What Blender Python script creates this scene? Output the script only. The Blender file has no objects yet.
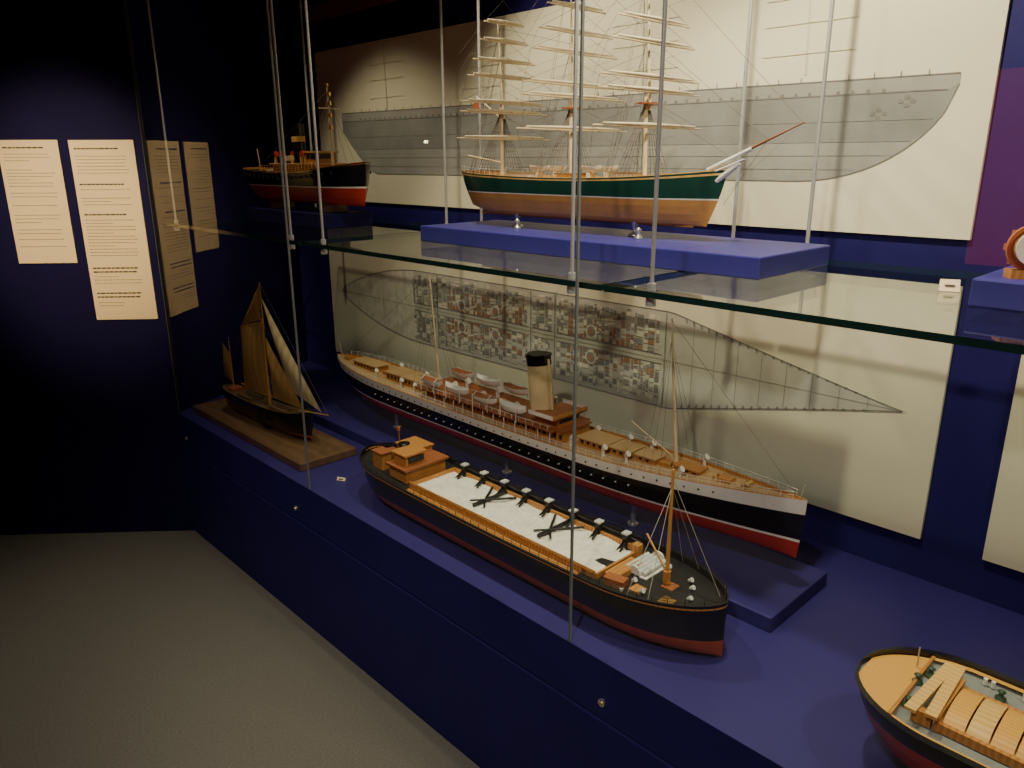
import bpy, math, random
from mathutils import Vector, Matrix
random.seed(7)
C=bpy.context.scene.collection
# ---------------------------------------------------------------- materials
def nt(name):
    m=bpy.data.materials.new(name);m.use_nodes=True
    return m,m.node_tree.nodes,m.node_tree.links,m.node_tree.nodes['Principled BSDF']
def mat(name,col,rough=.5,metal=0.,var=.12,scale=30.,bump=0.,emit=0.,spec=.5):
    m,N,L,b=nt(name)
    b.inputs['Roughness'].default_value=rough;b.inputs['Metallic'].default_value=metal
    b.inputs['Specular IOR Level'].default_value=spec
    tc=N.new('ShaderNodeTexCoord');n=N.new('ShaderNodeTexNoise');n.inputs['Scale'].default_value=scale
    n.inputs['Detail'].default_value=4
    L.new(tc.outputs['Object'],n.inputs['Vector'])
    r=N.new('ShaderNodeValToRGB')
    r.color_ramp.elements[0].position=.3;r.color_ramp.elements[1].position=.7
    r.color_ramp.elements[0].color=(*[c*(1-var) for c in col],1);r.color_ramp.elements[1].color=(*[min(1,c*(1+var)) for c in col],1)
    L.new(n.outputs['Fac'],r.inputs['Fac']);L.new(r.outputs['Color'],b.inputs['Base Color'])
    if bump:
        bp=N.new('ShaderNodeBump');bp.inputs['Strength'].default_value=bump;bp.inputs['Distance'].default_value=.01
        L.new(n.outputs['Fac'],bp.inputs['Height']);L.new(bp.outputs['Normal'],b.inputs['Normal'])
    if emit:
        b.inputs['Emission Color'].default_value=(*col,1);b.inputs['Emission Strength'].default_value=emit
    return m
def planks(name,c1,c2,scale=60.,rough=.45,direction='Y',dist=1.):
    m,N,L,b=nt(name);b.inputs['Roughness'].default_value=rough
    tc=N.new('ShaderNodeTexCoord');w=N.new('ShaderNodeTexWave');w.bands_direction=direction
    w.inputs['Scale'].default_value=scale;w.inputs['Distortion'].default_value=dist;w.inputs['Detail'].default_value=2
    L.new(tc.outputs['Object'],w.inputs['Vector'])
    r=N.new('ShaderNodeValToRGB');r.color_ramp.elements[0].color=(*c1,1);r.color_ramp.elements[1].color=(*c2,1)
    L.new(w.outputs['Fac'],r.inputs['Fac']);L.new(r.outputs['Color'],b.inputs['Base Color']);return m
def glassmat(name,tint,base=.04):
    m=bpy.data.materials.new(name);m.use_nodes=True;N=m.node_tree.nodes;L=m.node_tree.links;N.clear()
    o=N.new('ShaderNodeOutputMaterial');mx=N.new('ShaderNodeMixShader');t=N.new('ShaderNodeBsdfTransparent');g=N.new('ShaderNodeBsdfGlossy')
    t.inputs['Color'].default_value=(*tint,1);g.inputs['Roughness'].default_value=0.0
    lw=N.new('ShaderNodeLayerWeight');lw.inputs['Blend'].default_value=.5
    p=N.new('ShaderNodeMath');p.operation='POWER';p.inputs[1].default_value=5
    ma=N.new('ShaderNodeMath');ma.operation='MULTIPLY_ADD';ma.inputs[1].default_value=1-base;ma.inputs[2].default_value=base
    L.new(lw.outputs['Facing'],p.inputs[0]);L.new(p.outputs[0],ma.inputs[0]);L.new(ma.outputs[0],mx.inputs['Fac'])
    L.new(t.outputs[0],mx.inputs[1]);L.new(g.outputs[0],mx.inputs[2]);L.new(mx.outputs[0],o.inputs['Surface']);return m
M={}
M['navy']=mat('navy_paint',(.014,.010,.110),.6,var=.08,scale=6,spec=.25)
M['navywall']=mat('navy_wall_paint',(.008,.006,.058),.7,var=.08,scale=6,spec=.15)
M['navydeck']=mat('navy_deck_paint',(.030,.021,.155),.5,var=.06,scale=5,spec=.4)
M['navyplinth']=mat('navy_plinth_paint',(.032,.028,.23),.45,var=.05,scale=8)
M['carpet']=mat('carpet_grey',(.165,.16,.135),.95,var=.16,scale=160,bump=.2)
M['dark']=mat('dark_ceiling',(.02,.018,.02),.8)
M['cream']=mat('poster_cream',(.80,.75,.56),.7,var=.03,scale=3)
M['paper']=mat('panel_paper',(.88,.72,.46),.6,var=.02,scale=3)
M['ink']=mat('ink_text',(.20,.16,.12),.7)
M['inkb']=mat('ink_heading',(.05,.04,.04),.7)
M['glass']=glassmat('pane_glass',(.97,.98,.97),.075)
M['shelfglass']=glassmat('shelf_glass',(.92,.96,.94))
M['glassedge']=mat('glass_edge_green',(.010,.035,.030),.12,var=.1)
M['glassedge2']=mat('pane_edge_grey',(.20,.22,.22),.2,var=.1)
M['steel']=mat('polished_steel',(.62,.62,.62),.3,.8,var=.03)
M['rod']=mat('satin_steel_rod',(.50,.50,.50),.40,.35,var=.03)
M['brass']=mat('brass',(.75,.52,.20),.28,1.,var=.05)
M['black']=mat('hull_black',(.006,.006,.008),.22,var=.2)
M['blackm']=mat('black_matte',(.012,.012,.013),.5,var=.2)
M['white']=mat('hull_white',(.80,.78,.72),.35,var=.04)
M['red']=mat('hull_red',(.38,.030,.018),.3,var=.1)
M['redb']=mat('hull_redbrown',(.34,.06,.028),.4,var=.1)
M['copper']=mat('hull_copper_bottom',(.50,.25,.065),.35,var=.10,scale=25)
M['green']=mat('hull_green',(.010,.055,.038),.3,var=.1)
M['deck']=planks('deck_planks',(.48,.30,.13),(.68,.47,.23),scale=70,dist=.3)
M['deckx']=planks('deck_planks_dark',(.23,.13,.055),(.36,.22,.10),scale=60,dist=.3)
M['deckd']=planks('deck_planks_stained',(.10,.06,.03),(.16,.10,.05),scale=60,dist=.3)
M['wood']=planks('varnished_wood',(.42,.17,.04),(.56,.26,.07),scale=30,direction='X',dist=3)
M['woodred']=planks('mahogany',(.28,.085,.03),(.38,.13,.045),scale=30,dist=2)
M['woodlt']=planks('light_wood',(.66,.38,.11),(.78,.50,.18),scale=25,dist=3)
M['woodor']=planks('orange_deck_wood',(.66,.32,.06),(.76,.40,.09),scale=40,dist=1)
M['plinthwood']=planks('plinth_wood',(.13,.07,.035),(.17,.095,.05),scale=6,dist=4)
M['spar']=mat('spar_buff',(.72,.60,.38),.45,var=.1)
M['sparo']=mat('spar_orange',(.55,.28,.07),.4,var=.1)
M['buff']=mat('funnel_buff',(.76,.63,.34),.35,var=.04)
M['rope']=mat('rope',(.16,.13,.10),.8)
M['ropelt']=mat('rope_light',(.42,.38,.30),.8)
M['furled']=mat('furled_sail',(.74,.65,.46),.8)
M['sand']=mat('hopper_sand',(.84,.80,.72),.9,var=.10,scale=60,bump=.6)
M['grey']=mat('deck_grey',(.24,.25,.24),.6,var=.10,scale=30)
M['greylt']=mat('winch_grey',(.60,.62,.60),.4)
M['greend']=mat('winch_green',(.05,.10,.06),.4)
M['sail']=planks('tan_sail',(.33,.19,.055),(.42,.25,.08),scale=10,direction='X',dist=1)
M['sailc']=planks('cream_sail',(.46,.36,.19),(.58,.47,.27),scale=10,direction='X',dist=1)
M['flag']=mat('flag_red',(.45,.12,.05),.7)
M['d_grey']=mat('drawing_hull_grey',(.26,.26,.24),.7,var=.18,scale=7)
M['d_grey2']=mat('drawing_hull_lightgrey',(.34,.335,.30),.7,var=.15,scale=7)
M['d_line']=mat('drawing_line',(.20,.19,.18),.7)
M['d_line2']=mat('drawing_line_soft',(.27,.265,.25),.7)
M['d_faint']=mat('drawing_faint_line',(.66,.62,.49),.7)
M['d_tint']=mat('drawing_tint',(.55,.53,.45),.7,var=.04)
M['d_brown']=mat('drawing_brown',(.36,.20,.13),.7)
M['d_pale']=mat('drawing_pale',(.72,.68,.55),.7)
M['redlight']=mat('red_reflection_glow',(.60,.03,.04),.5,emit=1.6)  # self-glow added so the red reflection shows in the panes
M['woodbeam']=mat('beam_orange_wood',(.26,.08,.02),.5)
M['bulb']=mat('lamp_bulb',(1.,.92,.75),.5,emit=45.)
# ---------------------------------------------------------------- mesh builder
class MB:
    def __init__(s): s.v=[];s.f=[];s.m=[];s.sm=[];s.mats=[]
    def mi(s,k):
        if k not in s.mats: s.mats.append(k)
        return s.mats.index(k)
    def add(s,vs,fs,k,smooth=False):
        o=len(s.v);s.v+= [tuple(float(c) for c in v) for v in vs]
        for f in fs: s.f.append([i+o for i in f]);s.m.append(s.mi(k));s.sm.append(smooth)
    def box(s,c,d,k,rz=0.,taper=1.,ry=0.):
        vs=[]
        for z in(-.5,.5):
            tt=1 if z<0 else taper
            for x,y in((-.5,-.5),(.5,-.5),(.5,.5),(-.5,.5)):
                p=Vector((x*d[0]*tt,y*d[1]*tt,z*d[2]))
                if ry: p=Matrix.Rotation(ry,3,'Y')@p
                if rz: p=Matrix.Rotation(rz,3,'Z')@p
                vs.append(p+Vector(c))
        s.add(vs,[(0,3,2,1),(4,5,6,7),(0,1,5,4),(1,2,6,5),(2,3,7,6),(3,0,4,7)],k)
    def cyl(s,a,b,r0,k,r1=None,n=8,cap=True):
        a=Vector(a);b=Vector(b);r1=r0 if r1 is None else r1
        d=(b-a);
        if d.length<1e-6:return
        d.normalize();u=d.orthogonal().normalized();w=d.cross(u)
        vs=[]
        for p,r in((a,r0),(b,r1)):
            for i in range(n):
                t=2*math.pi*i/n;vs.append(p+u*(r*math.cos(t))+w*(r*math.sin(t)))
        s.add(vs,[(i,(i+1)%n,n+(i+1)%n,n+i) for i in range(n)],k,n>5)
        if cap: s.add(vs,[list(range(n))[::-1],list(range(n,2*n))],k)
    def line(s,a,b,k='rope',r=.0007): s.cyl(a,b,r,k,n=3,cap=False)
    def lathe(s,c,prof,k,n=20,sx=1.,sy=1.):
        vs=[];m=len(prof)
        for r,z in prof:
            for i in range(n):
                t=2*math.pi*i/n;vs.append((c[0]+r*sx*math.cos(t),c[1]+r*sy*math.sin(t),c[2]+z))
        fs=[]
        for j in range(m-1):
            for i in range(n): fs.append((j*n+i,j*n+(i+1)%n,(j+1)*n+(i+1)%n,(j+1)*n+i))
        s.add(vs,fs,k,True)
    def poly(s,vs,k): s.add(vs,[list(range(len(vs)))],k)
    def sheet(s,rows,k):
        n=len(rows[0]);vs=[p for r in rows for p in r];fs=[]
        for j in range(len(rows)-1):
            for i in range(n-1): fs.append((j*n+i,j*n+i+1,(j+1)*n+i+1,(j+1)*n+i))
        s.add(vs,fs,k,True)
    def boat(s,c,L,B,H,k='white',inner='wood',yaw=0.,cover=None):
        rows=[];n=9;R=Matrix.Rotation(yaw,3,'Z');cc=Vector(c)
        for i in range(n):
            u=i/(n-1);f=math.sqrt(max(0,1-(2*u-1)**2))**.9;x=-L/2+L*u;zz=H*.25*(2*u-1)**2
            rows.append([cc+R@Vector((x,B/2*f*yy,H*z+zz if z>.3 else H*z*f+zz+(1-f)*H*.5)) for yy,z in((-1,1),(-.85,.45),(-.35,.08),(0,0),(.35,.08),(.85,.45),(1,1))])
        s.sheet(rows,k)
        rows=[[r[0]*.96+r[3]*.04,(r[0]+r[6])/2+Vector((0,0,H*(.25 if cover else -.35))),r[6]*.96+r[3]*.04] for r in rows]
        s.sheet(rows,cover or inner)
    def hull(s,L,beam,H,wl,bow,stern,sheer=(0,0),km=5.,ke=1.3,low='red',ups=((1,'black'),),bul=.01,rail='wood',deck='deck',rb=0.,rs=0.,kb=0.,ks=0.,w=.003,n=44,s0=0.,ledge=0.):
        lb,pb,eb=bow;ls,ps,es=stern
        def f(u):
            r=1
            if u<ls: r*=max(0,1-((ls-u)/ls)**ps)**es
            if u>1-lb: r*=max(0,1-((u-1+lb)/lb)**pb)**eb
            return r
        top=lambda u:H+sheer[0]*max(0,1-2*u)**2+sheer[1]*max(0,2*u-1)**2
        def X(u,t):
            t=min(1,max(0,t));return -L/2+L*u+rs*(1-t)**1.4*max(0,1-u/.22)-rb*(1-t)**1.4*max(0,1-(1-u)/.2)
        lows=[0,.06,.2,.45,.75,1];
        us=sorted(set([0]+[round(i/6,4) for i in range(7)]+[q[0] for q in ups]))
        secs=[]
        S=[s0+(1-s0)*(.5-.5*math.cos(math.pi*i/n)) for i in range(n+1)]
        for u in S:
            T=top(u);fu=f(u);z0=kb*max(0,1-(1-u)/.25)**2+ks*max(0,1-u/.25)**2
            z0=min(z0,T*.9)
            kk=ke+(km-ke)*fu;pts=[];W=max(wl,z0)
            for a in lows:
                z=z0+a*(W-z0);t=max(0,(z-z0)/(T-z0));pts.append((X(u,z/T),beam/2*fu*t**(1/kk),z))
            for a in us[1:]:
                z=W+a*(T-W);t=max(0,(z-z0)/(T-z0));pts.append((X(u,z/T),beam/2*fu*t**(1/kk),z))
            hb=beam/2*fu;hi=max(0,hb-w);ho=hb+ledge
            pts.append((X(u,1),ho,T+.0015));pts.append((X(u,1),hi,T+.0015));pts.append((X(u,1),hi,T-bul));pts.append((X(u,1),0,T-bul+.002))
            secs.append(pts)
        nl=len(lows);nu=len(us)-1;m=len(secs[0])
        keys=[]
        for j in range(m-1):
            if j<nl-1: keys.append(low)
            elif j<nl-1+nu:
                v=us[j-nl+2]
                keys.append(next(q[1] for q in ups if v<=q[0]+1e-6))
            elif j==m-2: keys.append(deck)
            else: keys.append(rail)
        for sg in(-1,1):
            vs=[(p[0],p[1]*sg,p[2]) for sec in secs for p in sec]
            for j in range(m-1):
                fs=[]
                for i in range(len(secs)-1):
                    q=(i*m+j,(i+1)*m+j,(i+1)*m+j+1,i*m+j+1);fs.append(q if sg<0 else q[::-1])
                s.add(vs,fs,keys[j],keys[j]!=rail or j<nl+nu-1)
        class Hf: pass
        h=Hf();h.top=top;h.f=f;h.pt=lambda u,sg=1,dz=0.,ins=.002:(-L/2+L*u,sg*max(0,beam/2*f(u)-ins),top(u)+dz)
        h.dz=lambda u:top(u)-bul
        return h
    def rail(s,h,u0,u1,n,ht,k='brass',r=.0006,base=0.,mid=True):
        for sg in(-1,1):
            pp=[h.pt(u0+(u1-u0)*i/n,sg) for i in range(n+1)]
            for i,p in enumerate(pp):
                a=Vector(p)+Vector((0,0,base));b=a+Vector((0,0,ht));s.cyl(a,b,r,k,n=4)
                if i:
                    s.line(pa+Vector((0,0,ht)),b,k,r)
                    if mid: s.line(pa+Vector((0,0,ht*.5)),a+Vector((0,0,ht*.5)),k,r*.7)
                pa=a
    def obj(s,name,loc=(0,0,0),rz=0.,parent=None):
        me=bpy.data.meshes.new(name);me.from_pydata(s.v,[],s.f)
        for k in s.mats: me.materials.append(M[k])
        me.polygons.foreach_set('material_index',s.m);me.polygons.foreach_set('use_smooth',s.sm);me.update()
        o=bpy.data.objects.new(name,me);C.objects.link(o);o.location=loc;o.rotation_euler=(0,0,rz)
        if parent: o.parent=parent
        return o
def boxobj(name,x0,x1,y0,y1,z0,z1,k):
    b=MB();cx,cy,cz=(x0+x1)/2,(y0+y1)/2,(z0+z1)/2
    b.box((0,0,0),(x1-x0,y1-y0,z1-z0),k);return b.obj(name,(cx,cy,cz))
def bevel(o,w=.003,n=2):
    m=o.modifiers.new('bevel','BEVEL');m.width=w;m.segments=n;m.limit_method='ANGLE'
# ---------------------------------------------------------------- constants
G=1.104;D=.561;SH=1.369;YB=1.95;XC=-3.221;RX=1.6
LD=Vector((-.662,-.749,0)).normalized();LN=Vector((.749,-.662,0)).normalized()
Cn=Vector((XC,G,0))
HT=2.55
# ---------------------------------------------------------------- room
def slab(name,pts,z0,z1,k):
    b=MB();n=len(pts);vs=[(p[0],p[1],z0) for p in pts]+[(p[0],p[1],z1) for p in pts]
    b.add(vs,[list(range(n))[::-1],list(range(n,2*n))]+[(i,(i+1)%n,n+(i+1)%n,n+i) for i in range(n)],k);return b.obj(name)
slab('floor',[(-6.2,-1.8),(RX+.2,-1.8),(RX+.2,2.2),(-6.2,2.2)],-.06,0,'carpet')
slab('ceiling',[(-6.2,-1.8),(RX+.2,-1.8),(RX+.2,2.2),(-6.2,2.2)],HT+.25,HT+.31,'dark')
e=Cn+LD*3.62
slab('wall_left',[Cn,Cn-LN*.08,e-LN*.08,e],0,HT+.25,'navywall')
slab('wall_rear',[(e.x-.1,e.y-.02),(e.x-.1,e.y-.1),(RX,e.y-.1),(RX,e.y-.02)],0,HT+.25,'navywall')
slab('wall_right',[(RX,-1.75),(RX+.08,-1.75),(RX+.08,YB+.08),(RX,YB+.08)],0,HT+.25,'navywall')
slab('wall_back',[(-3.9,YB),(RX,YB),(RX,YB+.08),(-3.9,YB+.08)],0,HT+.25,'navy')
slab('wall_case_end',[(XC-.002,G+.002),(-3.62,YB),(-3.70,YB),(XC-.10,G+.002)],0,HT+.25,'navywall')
# case base
b=MB()
b.add([(XC,G,0),(RX,G,0),(RX,G,.405),(XC,G,.405)],[(0,1,2,3)],'navy')
b.add([(XC,G,.405),(RX,G,.405),(RX,G+.006,.408),(XC,G+.006,.408)],[(0,1,2,3)],'navy')
b.add([(XC,G+.006,.408),(RX,G+.006,.408),(RX,G+.006,.412),(XC,G+.006,.412)],[(0,1,2,3)],'blackm')
b.add([(XC,G+.006,.412),(RX,G+.006,.412),(RX,G,.415),(XC,G,.415)],[(0,1,2,3)],'navy')
b.add([(XC,G,.415),(RX,G,.415),(RX,G,D),(XC,G,D)],[(0,1,2,3)],'navy')
b.add([(XC,G,D),(RX,G,D),(RX,YB,D),(-3.62,YB,D)],[(0,1,2,3)],'navydeck')
b.obj('display_case_base')
slab('trim_3',[(XC,G-.02),(RX,G-.02),(RX,YB),(-3.62,YB)],HT,HT+.05,'dark')
boxobj('trim_1',-3.3,-1.9,YB-.03,YB,2.20,2.26,'woodbeam')
# front glass panes
def pane(x0,x1):
    b=MB();t=.006;z0,z1=D,HT
    b.add([(x0,G,z0),(x1,G,z0),(x1,G,z1),(x0,G,z1)],[(0,1,2,3)],'glass')
    for x in(x0,x1):
        b.box((x,G+t/2,(z0+z1)/2),(.0012,t,z1-z0),'glassedge2')
    b.obj('glass_pane')
XP=[XC+.004,-2.115,-.966,.184,1.334]
for i in range(4): pane(XP[i]+.0015,XP[i+1]-.0015)
b=MB();b.box((0,0,0),(.010,.012,HT-D),'blackm');b.obj('trim_2',(XC+.006,G+.008,(HT+D)/2))
for x in(-3.16,-2.215,-.865,.28):
    b=MB();b.cyl((0,0,0),(0,-.006,0),.009,'steel',n=16);b.cyl((0,-.006,0),(0,-.009,0),.004,'brass',n=10);b.obj('case_lock',(x,G,.459))
# glass shelves and rods
def shelf(x0,x1):
    b=MB();y0,y1=1.125,1.80;z1=SH;z0=SH-.012
    b.add([(x0,y0,z1),(x1,y0,z1),(x1,y1,z1),(x0,y1,z1)],[(0,1,2,3)],'shelfglass')
    b.add([(x0,y0,z0),(x1,y0,z0),(x1,y1,z0),(x0,y1,z0)],[(3,2,1,0)],'shelfglass')
    v=[(x0,y0,z0),(x1,y0,z0),(x1,y1,z0),(x0,y1,z0),(x0,y0,z1),(x1,y0,z1),(x1,y1,z1),(x0,y1,z1)]
    b.add(v,[(0,1,5,4),(1,2,6,5),(2,3,7,6),(3,0,4,7)],'glassedge');b.obj('glass_shelf')
shelf(-3.14,-2.078);shelf(-2.070,-.922);shelf(-.914,.23);shelf(.238,1.35)
for x in(-3.08,-2.165,-1.976,-1.014,-.818,.13):
    for y in(1.145,1.76):
        b=MB();b.cyl((0,0,-.014),(0,0,HT-SH),.0040 if y<1.5 else .0048,'rod',n=10)
        b.cyl((0,0,-.030),(0,0,-.012),.010,'rod',n=12);b.cyl((0,0,.0),(0,0,.012),.008,'rod',n=12)
        b.obj('shelf_hanger_rod',(x,y,SH))
# ---------------------------------------------------------------- posters
PX0,PX1=-3.30,-.525
def flat(b,pts,y,k): b.poly([(p[0],y,p[1]) for p in pts],k)
def fline(b,p,q,y,w,k):
    d=Vector((q[0]-p[0],q[1]-p[1]))
    if d.length<1e-6:return
    d.normalize();n=Vector((-d.y,d.x))*w/2
    flat(b,[(p[0]-n.x,p[1]-n.y),(q[0]-n.x,q[1]-n.y),(q[0]+n.x,q[1]+n.y),(p[0]+n.x,p[1]+n.y)],y,k)
def pline(b,pts,y,w,k):
    for i in range(len(pts)-1): fline(b,pts[i],pts[i+1],y,w,k)
b=MB();b.box(((PX0+PX1)/2,YB-.006,(1.422+2.07)/2),(PX1-PX0,.012,.648),'cream')
Y=YB-.0135
def hx(u): return -3.10+u*2.505
def htop(u): return 1.80-.022*u
def hbot(u):
    z=1.545
    if u>.85:
        t=min(1,(u-.85)/.15);z+=(htop(u)-.02-1.545)*(1-max(0,1-t**2.3)**.62)
    if u<.10: z+=.18*((.10-u)/.10)**1.4
    return min(z,htop(u)-.002)
n=120;us=[i/n for i in range(n+1)]
for i in range(n):
    u,v=us[i],us[i+1]
    lv=[0,.40,.86,1.];ks=['d_grey2','d_grey','d_grey2']
    for j in range(3):
        def f(q,l): return (hx(q),max(hbot(q),1.545+(htop(q)-1.545)*l))
        flat(b,[f(u,lv[j]),f(v,lv[j]),f(v,lv[j+1]),f(u,lv[j+1])],Y,ks[j])
Y2=YB-.0145
for l in(.12,.26,.40,.60,.86,1.):
    pline(b,[(hx(q),1.545+(htop(q)-1.545)*l) for q in us if 1.545+(htop(q)-1.545)*l>hbot(q)],Y2,.0030 if l in(.40,.86,1.) else .0014,'d_line' if l>.8 else 'd_line2')
pline(b,[(hx(q),hbot(q)) for q in us],Y2,.0025,'d_line2')
for x in(-2.75,-2.15,-1.45,-.95):
    fline(b,(x,1.80),(x-.01,2.06),Y2,.005,'d_faint')
    for z in(1.85,1.92,1.98): fline(b,(x-.12,z),(x+.12,z),Y2,.0022,'d_faint')
for x,z in((-.76,1.70),(-.70,1.725)):
    for i in range(4):
        a=i*1.57;flat(b,[(x+.013*math.cos(a)+.007*math.cos(t*.785),z+.009*math.sin(a)+.005*math.sin(t*.785)) for t in range(8)],Y2,'d_line')
for i in range(62):
    x=-2.95+i*.036;z=htop((x+3.10)/2.505)-.028;flat(b,[(x-.004,z-.004),(x+.004,z-.004),(x+.004,z+.004),(x-.004,z+.004)],Y2,'d_line')
for i in range(40): fline(b,(-3.0+i*.06,htop(i/40)),(-3.0+i*.06,htop(i/40)+.012),Y2,.003,'d_line2')
b.obj('ship_profile_poster')
b=MB();b.box(((PX0+PX1)/2,YB-.006,(.673+1.315)/2),(PX1-PX0,.012,.642),'cream')
zc=.995
def hw(x):
    if x<-2.60: t=max(0,min(1,(x+3.20)/.60));return .135*max(0,math.sin(t*math.pi/2))**.75+.02*max(0,t)
    if x<-1.30: return .155
    t=min(1,max(0,(x+1.30)/.69));return .155*(1-t)**1.05
xs=[-3.20+i*(2.59/80) for i in range(81)]
for i in range(80):
    x,x2=xs[i],xs[i+1];flat(b,[(x,zc-hw(x)),(x2,zc-hw(x2)),(x2,zc+hw(x2)),(x,zc+hw(x))],Y,'d_pale' if x<-2.62 else 'd_tint')
pline(b,[(x,zc+hw(x)) for x in xs],Y2,.003,'d_line2');pline(b,[(x,zc-hw(x)) for x in xs],Y2,.003,'d_line2')
fline(b,(-3.2,zc),(-.6,zc),Y2,.0013,'d_line2')
for i in range(8):
    x=-1.22+i*.075;fline(b,(x,zc-hw(x)),(x,zc+hw(x)),Y2,.0016,'d_line2')
for x in(-3.05,-2.95,-2.85,-2.75,-2.68): fline(b,(x,zc-hw(x)),(x,zc+hw(x)),Y2,.0013,'d_line2')
for i in range(22):
    x=-1.25+i*.026
    for sg in(-1,1): fline(b,(x,zc+sg*hw(x)),(x+.004,zc+sg*hw(x)*.90),Y2,.006,'d_line2')
for x0,x1,bias in((-2.62,-2.46,0),(-2.45,-1.92,1),(-1.90,-1.80,0),(-1.78,-1.33,1)):
    for sg in(-1,1):
        x=x0
        while x<x1-.012:
            w=random.choice((.010,.014,.02,.03));z=.018
            while z<.140:
                h=random.choice((.008,.012,.018,.024))
                if bias and z<.085 and x0+.04<x<x1-.03: kk=['d_brown','d_brown','d_pale','d_line2','d_tint']
                else: kk=['d_pale','d_grey2','d_line2','d_tint','d_grey','d_pale']
                k=random.choice(kk)
                if z+h<.148: flat(b,[(x,zc+sg*z),(x+w*.8,zc+sg*z),(x+w*.8,zc+sg*(z+h*.75)),(x,zc+sg*(z+h*.75))][::sg],YB-.0155,k)
                z+=h
            x+=w
    for sg in(-1,1): fline(b,(x0,zc+sg*.015),(x1,zc+sg*.015),Y2,.003,'d_line2')
for x in(-2.30,-2.10,-1.62):
    for z in(-.045,.045):
        for r,k,yy in((.024,'d_pale',.0165),(.019,'d_line2',.0172),(.011,'d_brown',.0179)):
            flat(b,[(x+r*math.cos(t*.5236),zc+z+r*math.sin(t*.5236)) for t in range(12)],YB-yy,k)
for x in(-1.91,-1.79,-1.32,-2.455): fline(b,(x,zc-.15),(x,zc+.15),YB-.0155,.005,'d_line2')
b.obj('deck_plan_poster')
b=MB();b.box((.45,YB-.006,.994),(1.67,.012,.642),'cream')
for i in range(12): fline(b,(-.2+i*.1,.8),(-.1+i*.1,1.2),Y,.004,'d_line2')
b.obj('ship_drawing_poster')
# ---------------------------------------------------------------- text panels on the left wall
def textpanel(s0,s1,z0,z1,layout):
    b=MB();w=s1-s0;h=z1-z0
    b.box((0,0,0),(w,.006,h),'paper')
    for y,kind in layout:
        zz=h/2-y*h;hh=.0034 if kind=='t' else .0055
        x=-w*.5+.018
        if kind=='h':
            L=w*.55
            while L>0:
                q=random.uniform(.008,.02);b.box((x+q/2,-.0034,zz),(q,.0008,hh),'inkb');x+=q+.003;L-=q
        else:
            L=w-.05-(random.random()<.25)*w*.35
            while L>.01:
                q=random.uniform(.004,.014);b.box((x+q/2,-.0034,zz),(q,.0008,hh*.62),'ink');x+=q+.003;L-=q+.003
    c=Cn+LD*((s0+s1)/2)+LN*.004
    ang=math.atan2(LD.y,LD.x)
    return b.obj('text_panel',(c.x,c.y,(z0+z1)/2),ang+math.pi)
lay=[(.06,'h')]+[(.11+i*.026,'t') for i in range(3)]+[(.235+i*.026,'t') for i in range(6)]+[(.42,'t'),(.45,'t'),(.52,'t'),(.60,'t'),(.63,'t'),(.66,'t'),(.72,'t'),(.75,'t'),(.80,'t'),(.86,'t')]
textpanel(.315,.545,1.208,1.681,lay)
lay=[(.045,'h')]+[(.085+i*.018,'t') for i in range(6)]+[(.235,'h')]+[(.262,'t')]+[(.31+i*.018,'t') for i in range(3)]+[(.40,'h')]+[(.43+i*.018,'t') for i in range(12)]+[(.70,'h'),(.722,'h')]+[(.75+i*.018,'t') for i in range(3)]+[(.845,'h'),(.867,'h')]+[(.90+i*.018,'t') for i in range(2)]
textpanel(.028,.275,.974,1.680,lay)
# ---------------------------------------------------------------- plinths
def plinth(name,x0,x1,y0,y1,z0,z1,k='navyplinth'):
    o=boxobj(name,x0,x1,y0,y1,z0,z1,k);bevel(o);return o
plinth('display_plinth',-2.75,-.667,1.455,1.745,D,.600,'navydeck')
plinth('display_plinth',-1.83,-.735,1.385,1.70,SH,1.414)
plinth('display_plinth',-.36,.3,1.375,1.66,SH,1.414)
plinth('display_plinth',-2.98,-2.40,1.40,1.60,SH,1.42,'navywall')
plinth('wooden_plinth',-3.19,-2.262,1.155,1.385,D,.590,'plinthwood')
# ---------------------------------------------------------------- steam yacht / liner
b=MB();L=2.02;H=.118
h=b.hull(L,.205,H,.042,(.30,1.7,.9),(.22,2.,.62),sheer=(.022,.036),km=7,ke=1.4,low='red',ups=((.06,'white'),(.66,'black'),(1,'white')),bul=.006,rail='wood',deck='deck',rb=.012,rs=.10,ks=.035)
b.rail(h,.02,.985,70,.017,'white',.0008)
for i in range(44):
    u=.10+i*.0185
    for sg in(-1,1):
        x,y,z=h.pt(u,sg,0,-.0005);b.cyl((x,y*.999,z-.016),(x,y+sg*.0016,z-.016),.0026,'blackm',n=8)
for i in range(30):
    u=.2+i*.02
    for sg in(-1,1):
        x,y,z=h.pt(u,sg,0,.0005);b.cyl((x,y-sg*.003,z-.050),(x,y+sg*.001,z-.050),.0022,'greylt',n=8)
def dk(x): return h.dz((x+L/2)/L)
for x0,x1,w,hh,roof in((-.86,-.70,.055,.022,'deck'),(-.62,-.40,.075,.030,'deck'),(-.36,.10,.105,.034,'woodred'),(.08,.30,.12,.036,'woodred'),(.34,.44,.07,.024,'deck'),(.455,.52,.06,.02,'deck'),(.54,.60,.05,.018,'deck'),(.66,.73,.035,.014,'wood')):
    cx=(x0+x1)/2;z=dk(cx)
    b.box((cx,0,z+hh/2),(x1-x0,w,hh),'wood');b.box((cx,0,z+hh+.002),(x1-x0+.010,w+.014,.004),roof)
    nn=int((x1-x0)/.022)
    for i in range(nn):
        for sg in(-1,1): b.box((x0+.014+i*.022,sg*(w/2),z+hh*.58),(.010,.002,hh*.38),'blackm')
z=dk(0)+.036
b.box((-.05,0,z+.003),(.66,.170,.004),'woodred')
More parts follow.
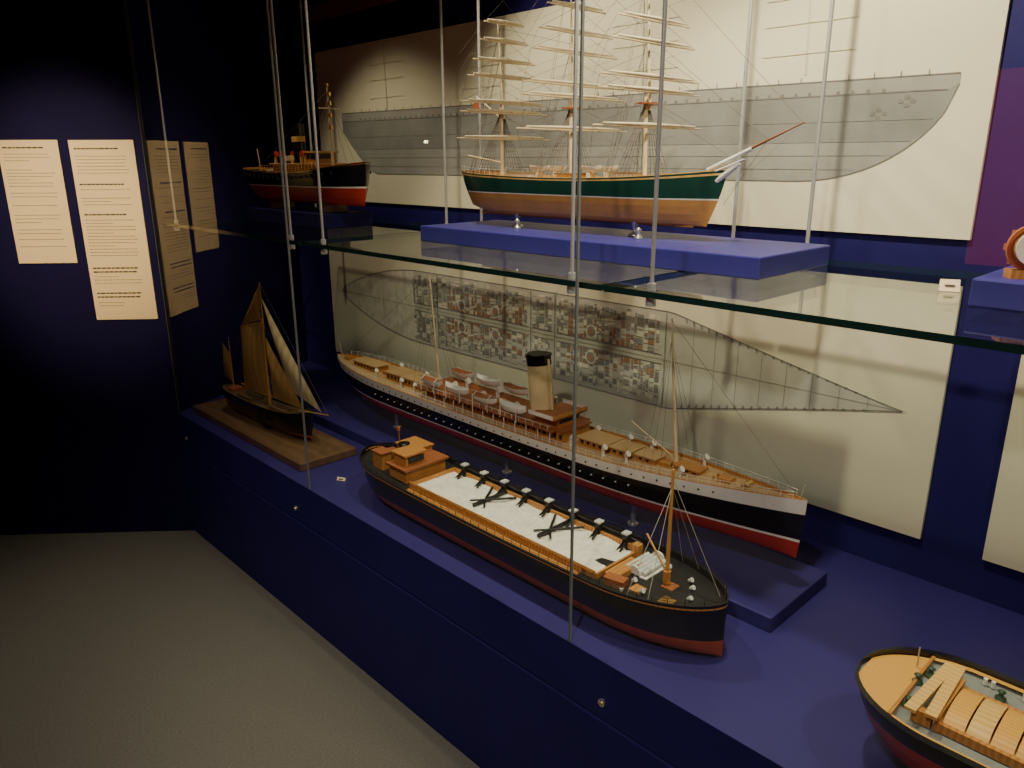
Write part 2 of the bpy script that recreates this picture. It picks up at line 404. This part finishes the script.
for i in range(14):
    for sg in(-1,1): b.cyl((-.37+i*.049,sg*.080,dk(0)),(-.37+i*.049,sg*.080,z),.0016,'white',n=5)
for i in range(22):
    for sg in(-1,1): b.cyl((-.37+i*.030,sg*.083,z+.004),(-.37+i*.030,sg*.083,z+.018),.0008,'white',n=4)
for sg in(-1,1): b.line((-.37,sg*.083,z+.018),(.27,sg*.083,z+.018),'white',.0010)
b.box((.225,0,z+.018),(.09,.10,.028),'wood');b.box((.225,0,z+.034),(.105,.15,.004),'woodred')
b.box((.225,0,z+.022),(.092,.085,.012),'blackm')
for sg in(-1,1): b.box((.225,sg*.076,z+.042),(.10,.001,.012),'white')
b.box((.277,0,z+.041),(.001,.15,.014),'wood')
fx=-1.525+1.688
b.lathe((fx,0,z),[(.040,0),(.040,.004),(.034,.006),(.033,.02)],'buff',24,1.15,.95)
def funnel(x,z,ht,r,lean):
    segs=[(0,'buff'),(.84,'black'),(1.,None)]
    for (a,k),(c,_) in zip(segs[:-1],segs[1:]):
        p=(x-lean*a,0,z+ht*a);q=(x-lean*c,0,z+ht*c);b.cyl(p,q,r*(1 if k=='buff' else 1.04),k,n=26,cap=True)
    b.cyl((x-lean,0,z+ht),(x-lean,0,z+ht+.002),r*.9,'blackm',n=26)
    b.cyl((x-lean*.97,0,z+ht*.97),(x-lean,0,z+ht),r*1.12,'black',n=26)
funnel(fx,z,.200,.037,.022)
b.cyl((fx+.043,0,z),(fx+.021,0,z+.19),.004,'buff',n=8)
for x in(-.30,-.165,-.03,.10):
    for sg in(-1,1):
        b.boat((x,sg*.070,z+.018),.118,.038,.024,'white','woodred',cover='white' if x in(-.165,.10) else None)
        for dx in(-.035,.035):
            b.cyl((x+dx,sg*.090,z),(x+dx,sg*.090,z+.042),.0015,'white',n=5);b.cyl((x+dx,sg*.090,z+.042),(x+dx,sg*.07,z+.053),.0015,'white',n=5)
            b.line((x+dx,sg*.07,z+.053),(x+dx,sg*.068,z+.036),'ropelt')
for x,y in((-.23,.03),(-.23,-.03),(-.08,.035),(-.08,-.035),(.08,.04),(.08,-.04)):
    b.cyl((x,y,z),(x,y,z+.03),.006,'white',n=10);b.cyl((x-.002,y,z+.03),(x+.010,y,z+.034),.007,'white',.011,n=10)
for x in(-.12,-.02): b.box((x,0,z+.012),(.05,.035,.016),'wood',taper=.6)
for x in(-.66,-.93,.62,.80): b.box((x,0,dk(x)+.006),(.035,.032,.012),'wood')
for x in(.64,.77,.85,-.93):
    for sg in(-1,1): b.cyl((x,sg*.012,dk(x)),(x,sg*.012,dk(x)+.012),.0035,'brass',n=8)
b.cyl((.86,-.015,dk(.86)+.010),(.86,.015,dk(.86)+.010),.006,'brass',n=10)
for x in(.33,.45,.53,.70,-.66,-.50,-.42):
    for sg in(-1,1): b.cyl((x,sg*.058,dk(x)),(x,sg*.058,dk(x)+.024),.0045,'white',n=8);b.cyl((x,sg*.058,dk(x)+.024),(x+.008,sg*.058,dk(x)+.030),.006,'white',.009,n=8)
def mast(xb,xt,zt,r=.0052):
    zb=dk(xb);b.cyl((xb,0,zb),(xt,0,zt),r,'spar',r*.45,n=10);return zb
mast(-.342,-.382,.535);mast(.652,.612,.525)
for xb,xt,zt in((-.342,-.38,.48),(.652,.616,.47)):
    for sg in(-1,1):
        for dx in(-.05,-.02,.01): b.line((xt,0,zt),(xb+dx,sg*.09,dk(xb)+.008),'rope',.0005)
b.line((.612,0,.52),(L/2-.02,0,h.top(1)),'rope',.0006);b.line((-.382,0,.53),(-.98,0,h.top(0)),'rope',.0006);b.line((.614,0,.51),(-.38,0,.52),'rope',.0005)
b.cyl((.64,0,dk(.64)+.03),(.50,0,dk(.5)+.10),.002,'spar',n=6)
b.cyl((-.98,0,.125),(-1.01,0,.20),.0012,'spar',n=6);b.cyl((.99,0,.14),(1.0,0,.19),.001,'spar',n=6)
for x in(-.62,-.0,.52): b.cyl((x,0,-.086),(x,0,.012),.008,'steel',n=12);b.cyl((x,0,-.086),(x,0,-.080),.016,'steel',n=14)
b.obj('steamship_model',(-1.688,1.60,.687))
# ---------------------------------------------------------------- hopper barge
b=MB();L=1.32;H=.112
h=b.hull(L,.252,H,.042,(.20,2.,.62),(.16,2.,.5),sheer=(.012,.020),km=9,ke=2.,low='redb',ups=((.88,'black'),(.93,'wood'),(1,'black')),bul=.016,rail='blackm',deck='blackm',rs=.05,ks=.03,w=.004,ledge=.002)
dz=H-.016
b.rail(h,.04,.98,40,.014,'blackm',.0008)
x0,x1=-.335,.375;W=.085
for sg in(-1,1):
    b.box(((x0+x1)/2,sg*W,dz+.009),(x1-x0,.006,.022),'wood');b.box(((x0+x1)/2,sg*(W+.012),dz+.003),(x1-x0,.020,.005),'wood')
for x in(x0,x1): b.box((x,0,dz+.009),(.006,2*W,.022),'wood')
nx,ny=40,10
rows=[[(x0+(x1-x0)*i/nx,-W+2*W*j/ny,dz+.008+.004*math.sin(i*.7)*math.sin(j*1.1)+random.uniform(0,.002)) for j in range(ny+1)] for i in range(nx+1)]
b.sheet(rows,'sand')
for i in range(8):
    x=x0+.05+i*.088
    b.cyl((x,W-.002,dz+.022),(x+.012,W-.040,dz+.014),.003,'blackm',n=6)
    b.poly([(x,W,dz+.036),(x,W-.044,dz+.012),(x,W-.0,dz+.012)],'blackm')
    b.box((x,W,dz+.026),(.014,.016,.034),'blackm')
    b.box((x,W,dz+.045),(.018,.020,.004),'greylt')
    b.cyl((x,W+.004,dz+.035),(x+.05,W+.004,dz+.030),.002,'blackm',n=6)
for x in(-.10,.15):
    b.box((x,.02,dz+.016),(.008,1.5*W,.008),'blackm')
    b.cyl((x-.05,W-.01,dz+.016),(x,0,dz+.018),.0035,'blackm',n=6);b.cyl((x+.05,W-.01,dz+.016),(x,0,dz+.018),.0035,'blackm',n=6)
    b.cyl((x-.03,-.03,dz+.016),(x,0,dz+.018),.003,'blackm',n=6);b.cyl((x+.03,-.03,dz+.016),(x,0,dz+.018),.003,'blackm',n=6)
b.cyl((x0,W+.006,dz+.032),(x1,W+.006,dz+.032),.003,'blackm',n=8)
b.cyl((x0,-W-.002,dz+.026),(x1,-W-.002,dz+.026),.0022,'wood',n=8)
for i in range(18): b.cyl((x0+i*.0415,-W-.002,dz),(x0+i*.0415,-W-.002,dz+.026),.0016,'brass',n=5)
b.box((-.41,0,dz+.022),(.085,.150,.044),'wood');b.box((-.41,0,dz+.047),(.10,.17,.006),'woodred')
b.box((-.41,-.03,dz+.066),(.06,.07,.036),'wood');b.box((-.41,-.03,dz+.086),(.072,.084,.005),'wood')
b.box((-.375,-.03,dz+.070),(.003,.055,.016),'blackm')
b.box((-.49,.05,dz+.032),(.09,.07,.064),'wood');b.box((-.49,.05,dz+.066),(.10,.08,.005),'wood')
b.box((-.52,-.055,dz+.030),(.05,.035,.06),'wood');b.box((-.52,-.055,dz+.062),(.058,.043,.004),'woodred')
b.box((-.555,.0,dz+.020),(.04,.05,.04),'woodred')
b.cyl((-.53,.02,dz+.04),(-.53,.02,dz+.115),.0022,'brass',n=6);b.cyl((-.53,.02,dz+.108),(-.53,.02,dz+.120),.005,'flag',n=8)
b.lathe((-.462,-.01,dz),[(.016,0),(.016,.085),(.018,.086),(.018,.092),(.0,.092)],'black',16)
for x,y in((-.58,.05),(-.58,-.05),(-.60,0),(.45,.085),(.45,-.085),(.58,.04),(.58,-.04)):
    b.cyl((x,y,dz),(x,y,dz+.016),.005,'greylt' if x>0 else 'brass',n=8)
b.box((.405,-.02,dz+.012),(.035,.10,.024),'wood');b.box((.425,-.075,dz+.014),(.05,.028,.028),'woodred',rz=.2)
b.box((.43,.03,dz+.008),(.07,.09,.012),'white',rz=0)
for i in range(5): b.cyl((.405+i*.012,-.01,dz+.020),(.405+i*.012,.075,dz+.020),.006,'greylt',n=10)
for y in(-.015,.078): b.cyl((.43,y,dz+.018),(.43,y+.005,dz+.018),.017,'white',n=16)
b.box((.52,0,dz+.008),(.03,.03,.016),'woodred');b.box((.55,-.055,dz+.008),(.03,.03,.016),'brass')
for x,y in((.47,.06),(.49,-.07),(.54,.045),(.56,.02),(.45,-.045),(.58,-.02)):
    b.cyl((x,y,dz),(x,y,dz+.020),.0035,'brass',n=8);b.cyl((x,y,dz+.018),(x+.008,y,dz+.024),.004,'greylt',.006,n=8)
b.box((.475,-.06,dz+.008),(.03,.03,.014),'wood');b.lathe((.57,.0,dz),[(.010,0),(.006,.008),(.010,.016),(0,.017)],'brass',12)
b.box((.375,.07,dz+.02),(.02,.02,.035),'wood')
mx=.510
b.cyl((mx,0,dz),(mx,0,.39),.0052,'sparo',.0035,n=10);b.cyl((mx,0,dz+.02),(mx,0,dz+.05),.009,'wood',n=10)
b.line((mx,0,.37),(.645,0,.14),'ropelt',.0009)
for sg in(-1,1): b.line((mx,0,.35),(mx-.03,sg*.11,H),'ropelt',.0008);b.line((mx,0,.35),(mx+.02,sg*.10,H+.005),'ropelt',.0008)
b.cyl((mx-.005,0,dz+.05),(mx-.07,.015,dz+.11),.0025,'sparo',n=8)
b.cyl((.655,0,.135),(.655,0,.17),.001,'brass',n=5)
b.box((0,0,-.004),(.9,.05,.010),'blackm')
b.obj('hopper_barge_model',(-1.352,1.290,.571),.0)
# ---------------------------------------------------------------- sailing barge
b=MB();L=.66;H=.075
h=b.hull(L,.105,H,.012,(.22,2.,.7),(.18,2.2,.6),sheer=(.018,.030),km=6,ke=2.,low='redb',ups=((.82,'black'),(1,'black')),bul=.010,rail='black',deck='deckd',rb=.01,rs=.03)
dz=H-.01
for x,w in((-.12,.06),(.12,.05)): b.box((x,0,dz+.008),(.11,w,.014),'deckd')
b.box((-.24,0,dz+.012),(.05,.05,.022),'woodred')
mx=.035;mt=.555
b.cyl((mx,0,dz),(mx,0,mt-.14),.005,'sparo',.004,n=8);b.cyl((mx+.008,0,mt-.18),(mx+.008,0,mt),.003,'sparo',.0015,n=8)
b.cyl((mx,0.01,dz+.03),(mx-.165,.02,mt-.17),.0035,'sparo',.002,n=8)
b.cyl((mx,0,dz+.04),(mx-.22,0,dz+.05),.003,'sparo',n=6)
def sail(p00,p10,p11,p01,k,bulge,n=8):
    P=[Vector(q) for q in(p00,p10,p11,p01)];rows=[]
    for i in range(n+1):
        u=i/n;r=[]
        for j in range(n+1):
            v=j/n;p=(P[0]*(1-u)+P[1]*u)*(1-v)+(P[3]*(1-u)+P[2]*u)*v
            r.append(p+Vector((0,bulge*math.sin(math.pi*u)*math.sin(math.pi*v),0)))
        rows.append(r)
    b.sheet(rows,k)
sail((mx-.20,0,dz+.035),(mx-.006,0,dz+.035),(mx-.006,0,mt-.15),(mx-.175,0,mt-.19),'sail',-.028)
sail((mx-.165,.0,mt-.185),(mx-.006,0,mt-.145),(mx+.004,0,mt-.01),(mx+.002,0,mt-.012),'sail',-.012)
sail((mx+.03,0,dz+.04),(L/2-.05,0,H+.03),(mx+.014,0,mt-.21),(mx+.012,0,mt-.21),'sail',-.02)
sail((mx+.16,0,dz+.10),(L/2+.07,0,H+.045),(mx+.016,0,mt-.06),(mx+.014,0,mt-.06),'sailc',-.02)
b.cyl((L/2-.08,0,H+.02),(L/2+.11,0,H+.045),.003,'sparo',.0015,n=8)
zx=-.255;b.cyl((zx,0,dz),(zx,0,.30),.003,'sparo',.0015,n=8)
sail((zx-.075,0,dz+.06),(zx-.004,0,dz+.04),(zx-.003,0,.23),(zx-.06,0,.27),'sail',-.012)
b.line((mx+.008,0,mt),(L/2+.11,0,H+.045),'rope',.0007);b.line((mx,0,mt-.15),(L/2,0,H+.03),'rope',.0007)
for sg in(-1,1):
    for dx in(-.03,0,.03): b.line((mx,0,mt-.15),(mx+dx,sg*.055,H),'rope',.0006)
    b.line((mx-.165,.02,mt-.17),(-.30,sg*.04,H),'rope',.0005)
b.poly([(mx-.02,-.055,.010),(mx+.07,-.057,.018),(mx+.06,-.056,.07),(mx+.0,-.055,.07)],'blackm')
b.box((0,0,-.008),(.40,.03,.02),'plinthwood')
b.obj('sailing_barge_model',(-2.735,1.275,.608),math.radians(3))
# ---------------------------------------------------------------- clipper barque on shelf
b=MB();L=.90;H=.105
h=b.hull(L,.135,H,.060,(.26,1.6,.95),(.20,2.,.55),sheer=(.014,.022),km=4.5,ke=1.2,low='copper',ups=((.05,'white'),(.85,'green'),(.92,'woodlt'),(1,'green')),bul=.012,rail='woodlt',deck='deck',rb=.045,rs=.045,ks=.02)
b.rail(h,.03,.28,10,.016,'white',.0006)
dz=H-.012
for x,w,l,hh,k in((-.36,.07,.12,.018,'woodlt'),(-.20,.04,.08,.02,'white'),(.0,.045,.10,.022,'woodlt'),(.18,.045,.07,.022,'white'),(.30,.03,.04,.014,'wood')):
    z=h.dz((x+L/2)/L);b.box((x,0,z+hh/2),(l,w,hh),k);b.box((x,0,z+hh),(l+.008,w+.008,.003),'deckx')
for x in(-.10,.08):
    for y in(-.035,.035): b.boat((x,y,dz+.026),.075,.024,.014,'white','wood');b.box((x,y,dz+.014),(.01,.02,.024),'spar')
b.cyl((.40,0,.126),(.505,0,.172),.0060,'white',.0045,n=10);b.cyl((.47,0,.158),(.618,0,.222),.0034,'woodred',.0014,n=8)
b.cyl((.425,0,.104),(.478,0,.140),.010,'white',.003,n=8)
for sg in(-1,1): b.cyl((.425,sg*.010,.124),(.49,sg*.002,.150),.0022,'white',.0015,n=6)
MM=[(-.28,.52),(-.015,.66),(.225,.62)]
for i,(x,zt) in enumerate(MM):
    zb=dz;rk=-.012
    b.cyl((x,0,zb),(x+rk*.5,0,zb+.20),.0055,'spar',.0045,n=10);b.cyl((x+.006,0,zb+.17),(x+rk+.004,0,zb+.34),.004,'spar',.003,n=8);b.cyl((x+rk+.008,0,zb+.31),(x+rk*1.5,0,zt),.0028,'spar',.0012,n=8)
    b.box((x,0,zb+.185),(.03,.055,.004),'woodred')
    sc=.84 if i==0 else 1.
    ys=[(.125,.43),(.200,.40),(.228,.39),(.300,.33),(.345,.28),(.40,.22),(.45,.18)]
    for zz,ln in ys:
        z=zb+zz*(.92 if i==0 else 1.05);ln*=sc
        if z>zt-.01: continue
        xx=x+.012;b.cyl((xx,0,z),(xx,ln/2,z),.0036,'spar',.0018,n=7);b.cyl((xx,0,z),(xx,-ln/2,z),.0036,'spar',.0018,n=7)
        for sg in(-1,1):
            b.cyl((xx+.002,0,z+.006),(xx+.002,sg*ln/2*.85,z+.005),.0042,'furled',.0020,n=6)
            b.line((xx,sg*ln/2,z),(xx-.006,0,z+.06),'rope',.0005);b.line((xx,sg*ln/2,z),(x-.16,sg*.02,z-.06),'rope',.0004)
    for sg in(-1,1):
        sh=[]
        for q in range(6):
            dx=-.045+q*.014;a=(x+dx,sg*.066,H);c=(x-.004,sg*.006,zb+.185);b.line(a,c,'rope',.0008);sh.append((a,c))
        for r in range(1,9):
            t=r/10;p=[Vector(a)*(1-t)+Vector(c)*t for a,c in sh];b.line(p[0],p[-1],'rope',.0005)
        for dx in(-.06,-.075): b.line((x+dx,sg*.064,H),(x-.004,0,zb+.34),'rope',.0006);b.line((x+dx,sg*.064,H),(x-.01,0,zt-.02),'rope',.0005)
    nxt=(MM[i+1][0],0,dz+.03) if i<2 else (.46,0,.152)
    b.line((x,0,zb+.185),nxt,'rope',.0007)
    nxt=(MM[i+1][0]-.01,0,dz+.20) if i<2 else (.54,0,.190)
    b.line((x,0,zb+.33),nxt,'rope',.0006)
    nxt=(MM[i+1][0]-.01,0,dz+.34) if i<2 else (.615,0,.221)
    b.line((x-.01,0,zt-.02),nxt,'rope',.0006)
b.line((.54,0,.190),(.445,0,.05),'rope',.0006);b.line((.615,0,.221),(.455,0,.08),'rope',.0005)
b.cyl((-.285,0,dz+.05),(-.43,0,dz+.07),.0028,'spar',n=7);b.cyl((-.285,0,dz+.17),(-.39,0,dz+.235),.0025,'spar',n=7)
b.poly([(-.38,0,dz+.225),(-.42,.01,dz+.215),(-.415,.01,dz+.19),(-.377,0,dz+.20)],'flag')
for x in(-.22,.20):
    b.lathe((x,0,-.034),[(.016,0),(.016,.004),(.006,.008),(.004,.018),(.008,.026),(.009,.036)],'steel',14)
for x in(-.17,.25):
    b.lathe((x,-.05,-.034),[(.010,0),(.010,.004),(.004,.008),(.004,.014),(.008,.022),(0,.028)],'steel',14)
b.box((0,0,.0),(.74,.006,.008),'copper')
b.obj('clipper_ship_model',(-1.375,1.56,1.449))
# ---------------------------------------------------------------- tug on left shelf
b=MB();L=.84;H=.115
h=b.hull(L,.20,H,.062,(.25,2.,.75),(.22,2.,.5),sheer=(.012,.034),km=5,ke=1.5,low='red',ups=((.06,'white'),(.92,'black'),(.96,'brass'),(1,'black')),bul=.016,rail='wood',deck='deckx',rb=.02,rs=.07,ks=.02)
dz=H-.014
b.box((.02,0,dz+.020),(.34,.10,.040),'wood');b.box((.02,0,dz+.042),(.36,.12,.004),'deck')
b.box((.13,0,dz+.062),(.075,.080,.040),'wood');b.box((.13,0,dz+.083),(.09,.095,.005),'woodlt')
for y in(-.041,.041): b.box((.13,y,dz+.068),(.060,.002,.018),'blackm')
b.box((.169,0,dz+.068),(.002,.060,.018),'blackm')
b.cyl((-.02,0,dz+.04),(-.025,0,dz+.14),.024,'black',n=20);b.cyl((-.025,0,dz+.14),(-.027,0,dz+.185),.0245,'black',n=20);b.cyl((-.025,0,dz+.12),(-.026,0,dz+.140),.0252,'woodlt',n=20)
b.cyl((.21,0,dz),(.205,0,.405),.006,'spar',.003,n=8);b.cyl((.205,-.04,.33),(.205,.04,.33),.002,'spar',n=6)
for z in(.26,.30,.34,.37): b.cyl((.213,0,z),(.213,0,z+.014),.007,'brass',n=8)
b.cyl((.203,0,.405),(.203,0,.412),.006,'brass',n=8)
for sg in(-1,1): b.line((.205,0,.37),(.17,sg*.09,H),'rope',.0006);b.line((.205,0,.37),(.24,sg*.085,H),'rope',.0006)
b.line((.205,0,.39),(.41,0,.15),'rope',.0006);b.line((.205,0,.39),(-.30,0,.16),'rope',.0005)
for x in(-.15,-.10,.05,.08):
    for sg in(-1,1): b.cyl((x,sg*.035,dz+.04),(x,sg*.035,dz+.075),.006,'woodlt',n=10);b.cyl((x,sg*.035,dz+.073),(x+.012,sg*.035,dz+.08),.008,'red',.011,n=10)
b.boat((-.12,.0,dz+.05),.12,.04,.02,'white','wood')
b.rail(h,.30,.80,18,.022,'brass',.0012)
b.cyl((-.22,0,dz),(-.22,0,dz+.035),.008,'blackm',n=8);b.box((-.24,0,dz+.01),(.05,.04,.02),'greylt')
b.cyl((-.35,0,dz),(-.37,0,dz+.10),.0015,'spar',n=6);b.box((.30,0,dz+.014),(.04,.05,.02),'greend')
for i in range(18):
    u=.12+i*.045
    for sg in(-1,1):
        x,y,z=h.pt(u,sg,0,-.001);b.cyl((x,y,z-.022),(x,y+sg*.003,z-.022),.006,'blackm',n=8)
for x in(-.2,.2): b.box((x,0,-.012),(.02,.10,.028),'plinthwood')
b.obj('steam_tug_model',(-2.69,1.50,1.446))
# ---------------------------------------------------------------- river tug/barge lower right
b=MB();L=.95;H=.130
h=b.hull(L,.262,H,.092,(.2,2.,.6),(.17,2.,.5),sheer=(0,.02),km=5,ke=1.8,low='red',ups=((.90,'black'),(1,'black')),bul=.012,rail='black',deck='grey',rs=.05,ks=.02,w=.006,ledge=.008)
dz=H-.009
pts=[]
for i in range(17):
    u=.008+.085*i/16;pts.append((-L/2+L*u,-max(.002,.131*h.f(u)-.009),dz+.002))
top=[(x,-y,z) for x,y,z in pts][::-1]
b.poly(pts+top,'woodor')
b.box((-L/2+L*.093,0,dz+.004),(.005,.215,.010),'wood')
# varnished covering board inside the bulwark
for sg in(-1,1):
    rows=[]
    for i in range(26):
        u=.09+.85*i/25;x,y,z=h.pt(u,sg,0,.007);rows.append([(x,y,h.top(u)-.004),(x,y-sg*.010,h.top(u)-.004)])
    b.sheet(rows,'woodor')
for i in range(16):
    x=-.300+i*.034
    rows=[]
    for xx in(x-.0155,x+.0155):
        rows.append([(xx,-.020+.062*math.sin(a),dz+.006+.026*math.cos(a)) for a in [(-1.35+2.7*j/8) for j in range(9)]])
    b.sheet(rows,'woodlt' if i%3==1 else 'woodor')
b.box((-.04,-.020,dz+.008),(.56,.130,.016),'wood');b.box((-.322,-.020,dz+.014),(.006,.135,.028),'wood')
b.box((-.355,-.010,dz+.026),(.018,.175,.006),'woodlt',rz=-.06);b.box((-.332,-.015,dz+.032),(.018,.170,.006),'woodlt',rz=.04)
b.box((-.345,.05,dz+.012),(.03,.014,.024),'wood');b.box((-.345,-.08,dz+.012),(.03,.014,.024),'wood')
for x,y in((-.375,.055),(-.385,.02),(-.375,-.055),(-.27,.075),(-.21,.078),(-.14,.078),(-.06,.078),(.02,.078)):
    b.lathe((x,y,dz),[(.009,0),(.009,.004),(.004,.007),(.004,.013),(.007,.016),(0,.018)],'greend',12)
for x in(-.30,-.24,-.17,-.09,0): b.cyl((x,.100,dz),(x,.100,dz+.012),.0035,'white',n=8);b.cyl((x+.012,.100,dz),(x+.012,.100,dz+.012),.0035,'white',n=8)
b.cyl((-.400,0.06,dz),(-.400,.06,dz+.045),.0016,'steel',n=6)
b.cyl((-.20,.055,dz+.01),(-.20,.055,dz+.06),.006,'blackm',n=8);b.cyl((-.20,.055,dz+.06),(-.20,.055,dz+.064),.008,'blackm',n=8)
for x in(-.15,.25): b.box((x,0,-.012),(.03,.14,.03),'navyplinth')
b.obj('river_barge_model',(.066,1.280,.588))
# ---------------------------------------------------------------- small things on the right shelf and labels
b=MB()
for r,y,k in((.036,0,'woodred'),(.032,-.004,'brass'),(.026,-.008,'white'),(.006,-.014,'brass')):
    b.cyl((0,y,0),(0,y-.008,0),r,k,n=28)
for i in range(8):
    t=i*.785;b.box((.030*math.cos(t),.004,.030*math.sin(t)),(.010,.012,.010),'woodred')
b.box((0,.004,-.042),(.05,.03,.014),'wood')
b.obj('ship_wheel_model',(-.300,1.43,1.463),.6)
def card(x,y,z,w,hh,rz):
    b=MB();b.add([(-w/2,0,0),(w/2,0,0),(w/2,hh*.6,hh),(-w/2,hh*.6,hh),(-w/2,hh,0),(w/2,hh,0)],[(0,1,2,3),(3,2,5,4),(0,3,4),(1,5,2),(0,4,5,1)],'paper')
    b.box((0,hh*.25,hh*.5),(w*.5,.004,.003),'ink');b.obj('label_card',(x,y,z),rz)
card(-.425,1.50,SH+.001,.032,.020,.4);card(-2.10,1.215,D+.001,.03,.010,.5)
boxobj('red_reflection_panel',-1.03,.2,-1.60,-1.57,1.15,1.95,'redlight')  # unseen glowing red panel, added only for its reflection in the glass
# bare-bulb lamp on the rear wall (seen as a glint in the glass)
b=MB();b.cyl((0,-.10,0),(0,-.04,0),.03,'brass',.018,n=16);b.lathe((0,-.02,-.012),[(0,0),(.010,.003),(.014,.012),(.010,.021),(0,.024)],'bulb',12)
b.obj('wall_lamp',(-4.85,-1.53,1.735))
# ---------------------------------------------------------------- lights
def spot(name,loc,tgt,e,size,col,r=.03,blend=.6):
    l=bpy.data.lights.new(name,'SPOT');l.energy=e;l.spot_size=math.radians(size);l.spot_blend=blend;l.color=col;l.shadow_soft_size=r
    o=bpy.data.objects.new(name,l);C.objects.link(o);o.location=loc
    o.rotation_euler=(Vector(tgt)-Vector(loc)).to_track_quat('-Z','Y').to_euler()
W1=(1.,.88,.62)
spot('case_spotlight',(-.75,1.22,2.48),(-.75,1.8,1.0),85,100,W1)
spot('case_spotlight',(-1.75,1.22,2.48),(-1.5,1.8,1.1),52,100,W1)
spot('case_spotlight',(-2.8,1.22,2.48),(-2.7,1.6,1.2),24,85,W1)
spot('case_spotlight',(.5,1.22,2.48),(.2,1.7,.8),50,100,W1)
spot('wall_spotlight',(-1.9,-.6,2.70),(-3.40,.88,1.38),330,27,(1.,.76,.42),.03,.95)
spot('room_downlight',(-2.2,.0,2.7),(-2.1,.2,0),62,80,(1.,.88,.70),.06,1.)
spot('room_downlight',(-.2,-.5,2.75),(-1.2,1.3,.6),115,70,(1.,.90,.78),.05,1.)
w=bpy.data.worlds.new('world');bpy.context.scene.world=w;w.use_nodes=True
w.node_tree.nodes['Background'].inputs[0].default_value=(.05,.05,.08,1);w.node_tree.nodes['Background'].inputs[1].default_value=.3
# ---------------------------------------------------------------- camera
p,hh,r=map(math.radians,(16.54,43.902,-.255))
Hd=Vector((-math.cos(hh),math.sin(hh),0));R0=Vector((math.sin(hh),math.cos(hh),0))
F=Hd*math.cos(p)+Vector((0,0,-math.sin(p)));U0=Hd*math.sin(p)+Vector((0,0,math.cos(p)))
R=R0*math.cos(r)+U0*math.sin(r);U=-R0*math.sin(r)+U0*math.cos(r)
cd=bpy.data.cameras.new('camera');cam=bpy.data.objects.new('camera',cd);C.objects.link(cam)
cam.matrix_world=Matrix(((R.x,U.x,-F.x,0),(R.y,U.y,-F.y,0),(R.z,U.z,-F.z,1.6),(0,0,0,1)))
cd.sensor_width=36;cd.lens=755.3/1024*36;cd.clip_start=.02
bpy.context.scene.camera=cam
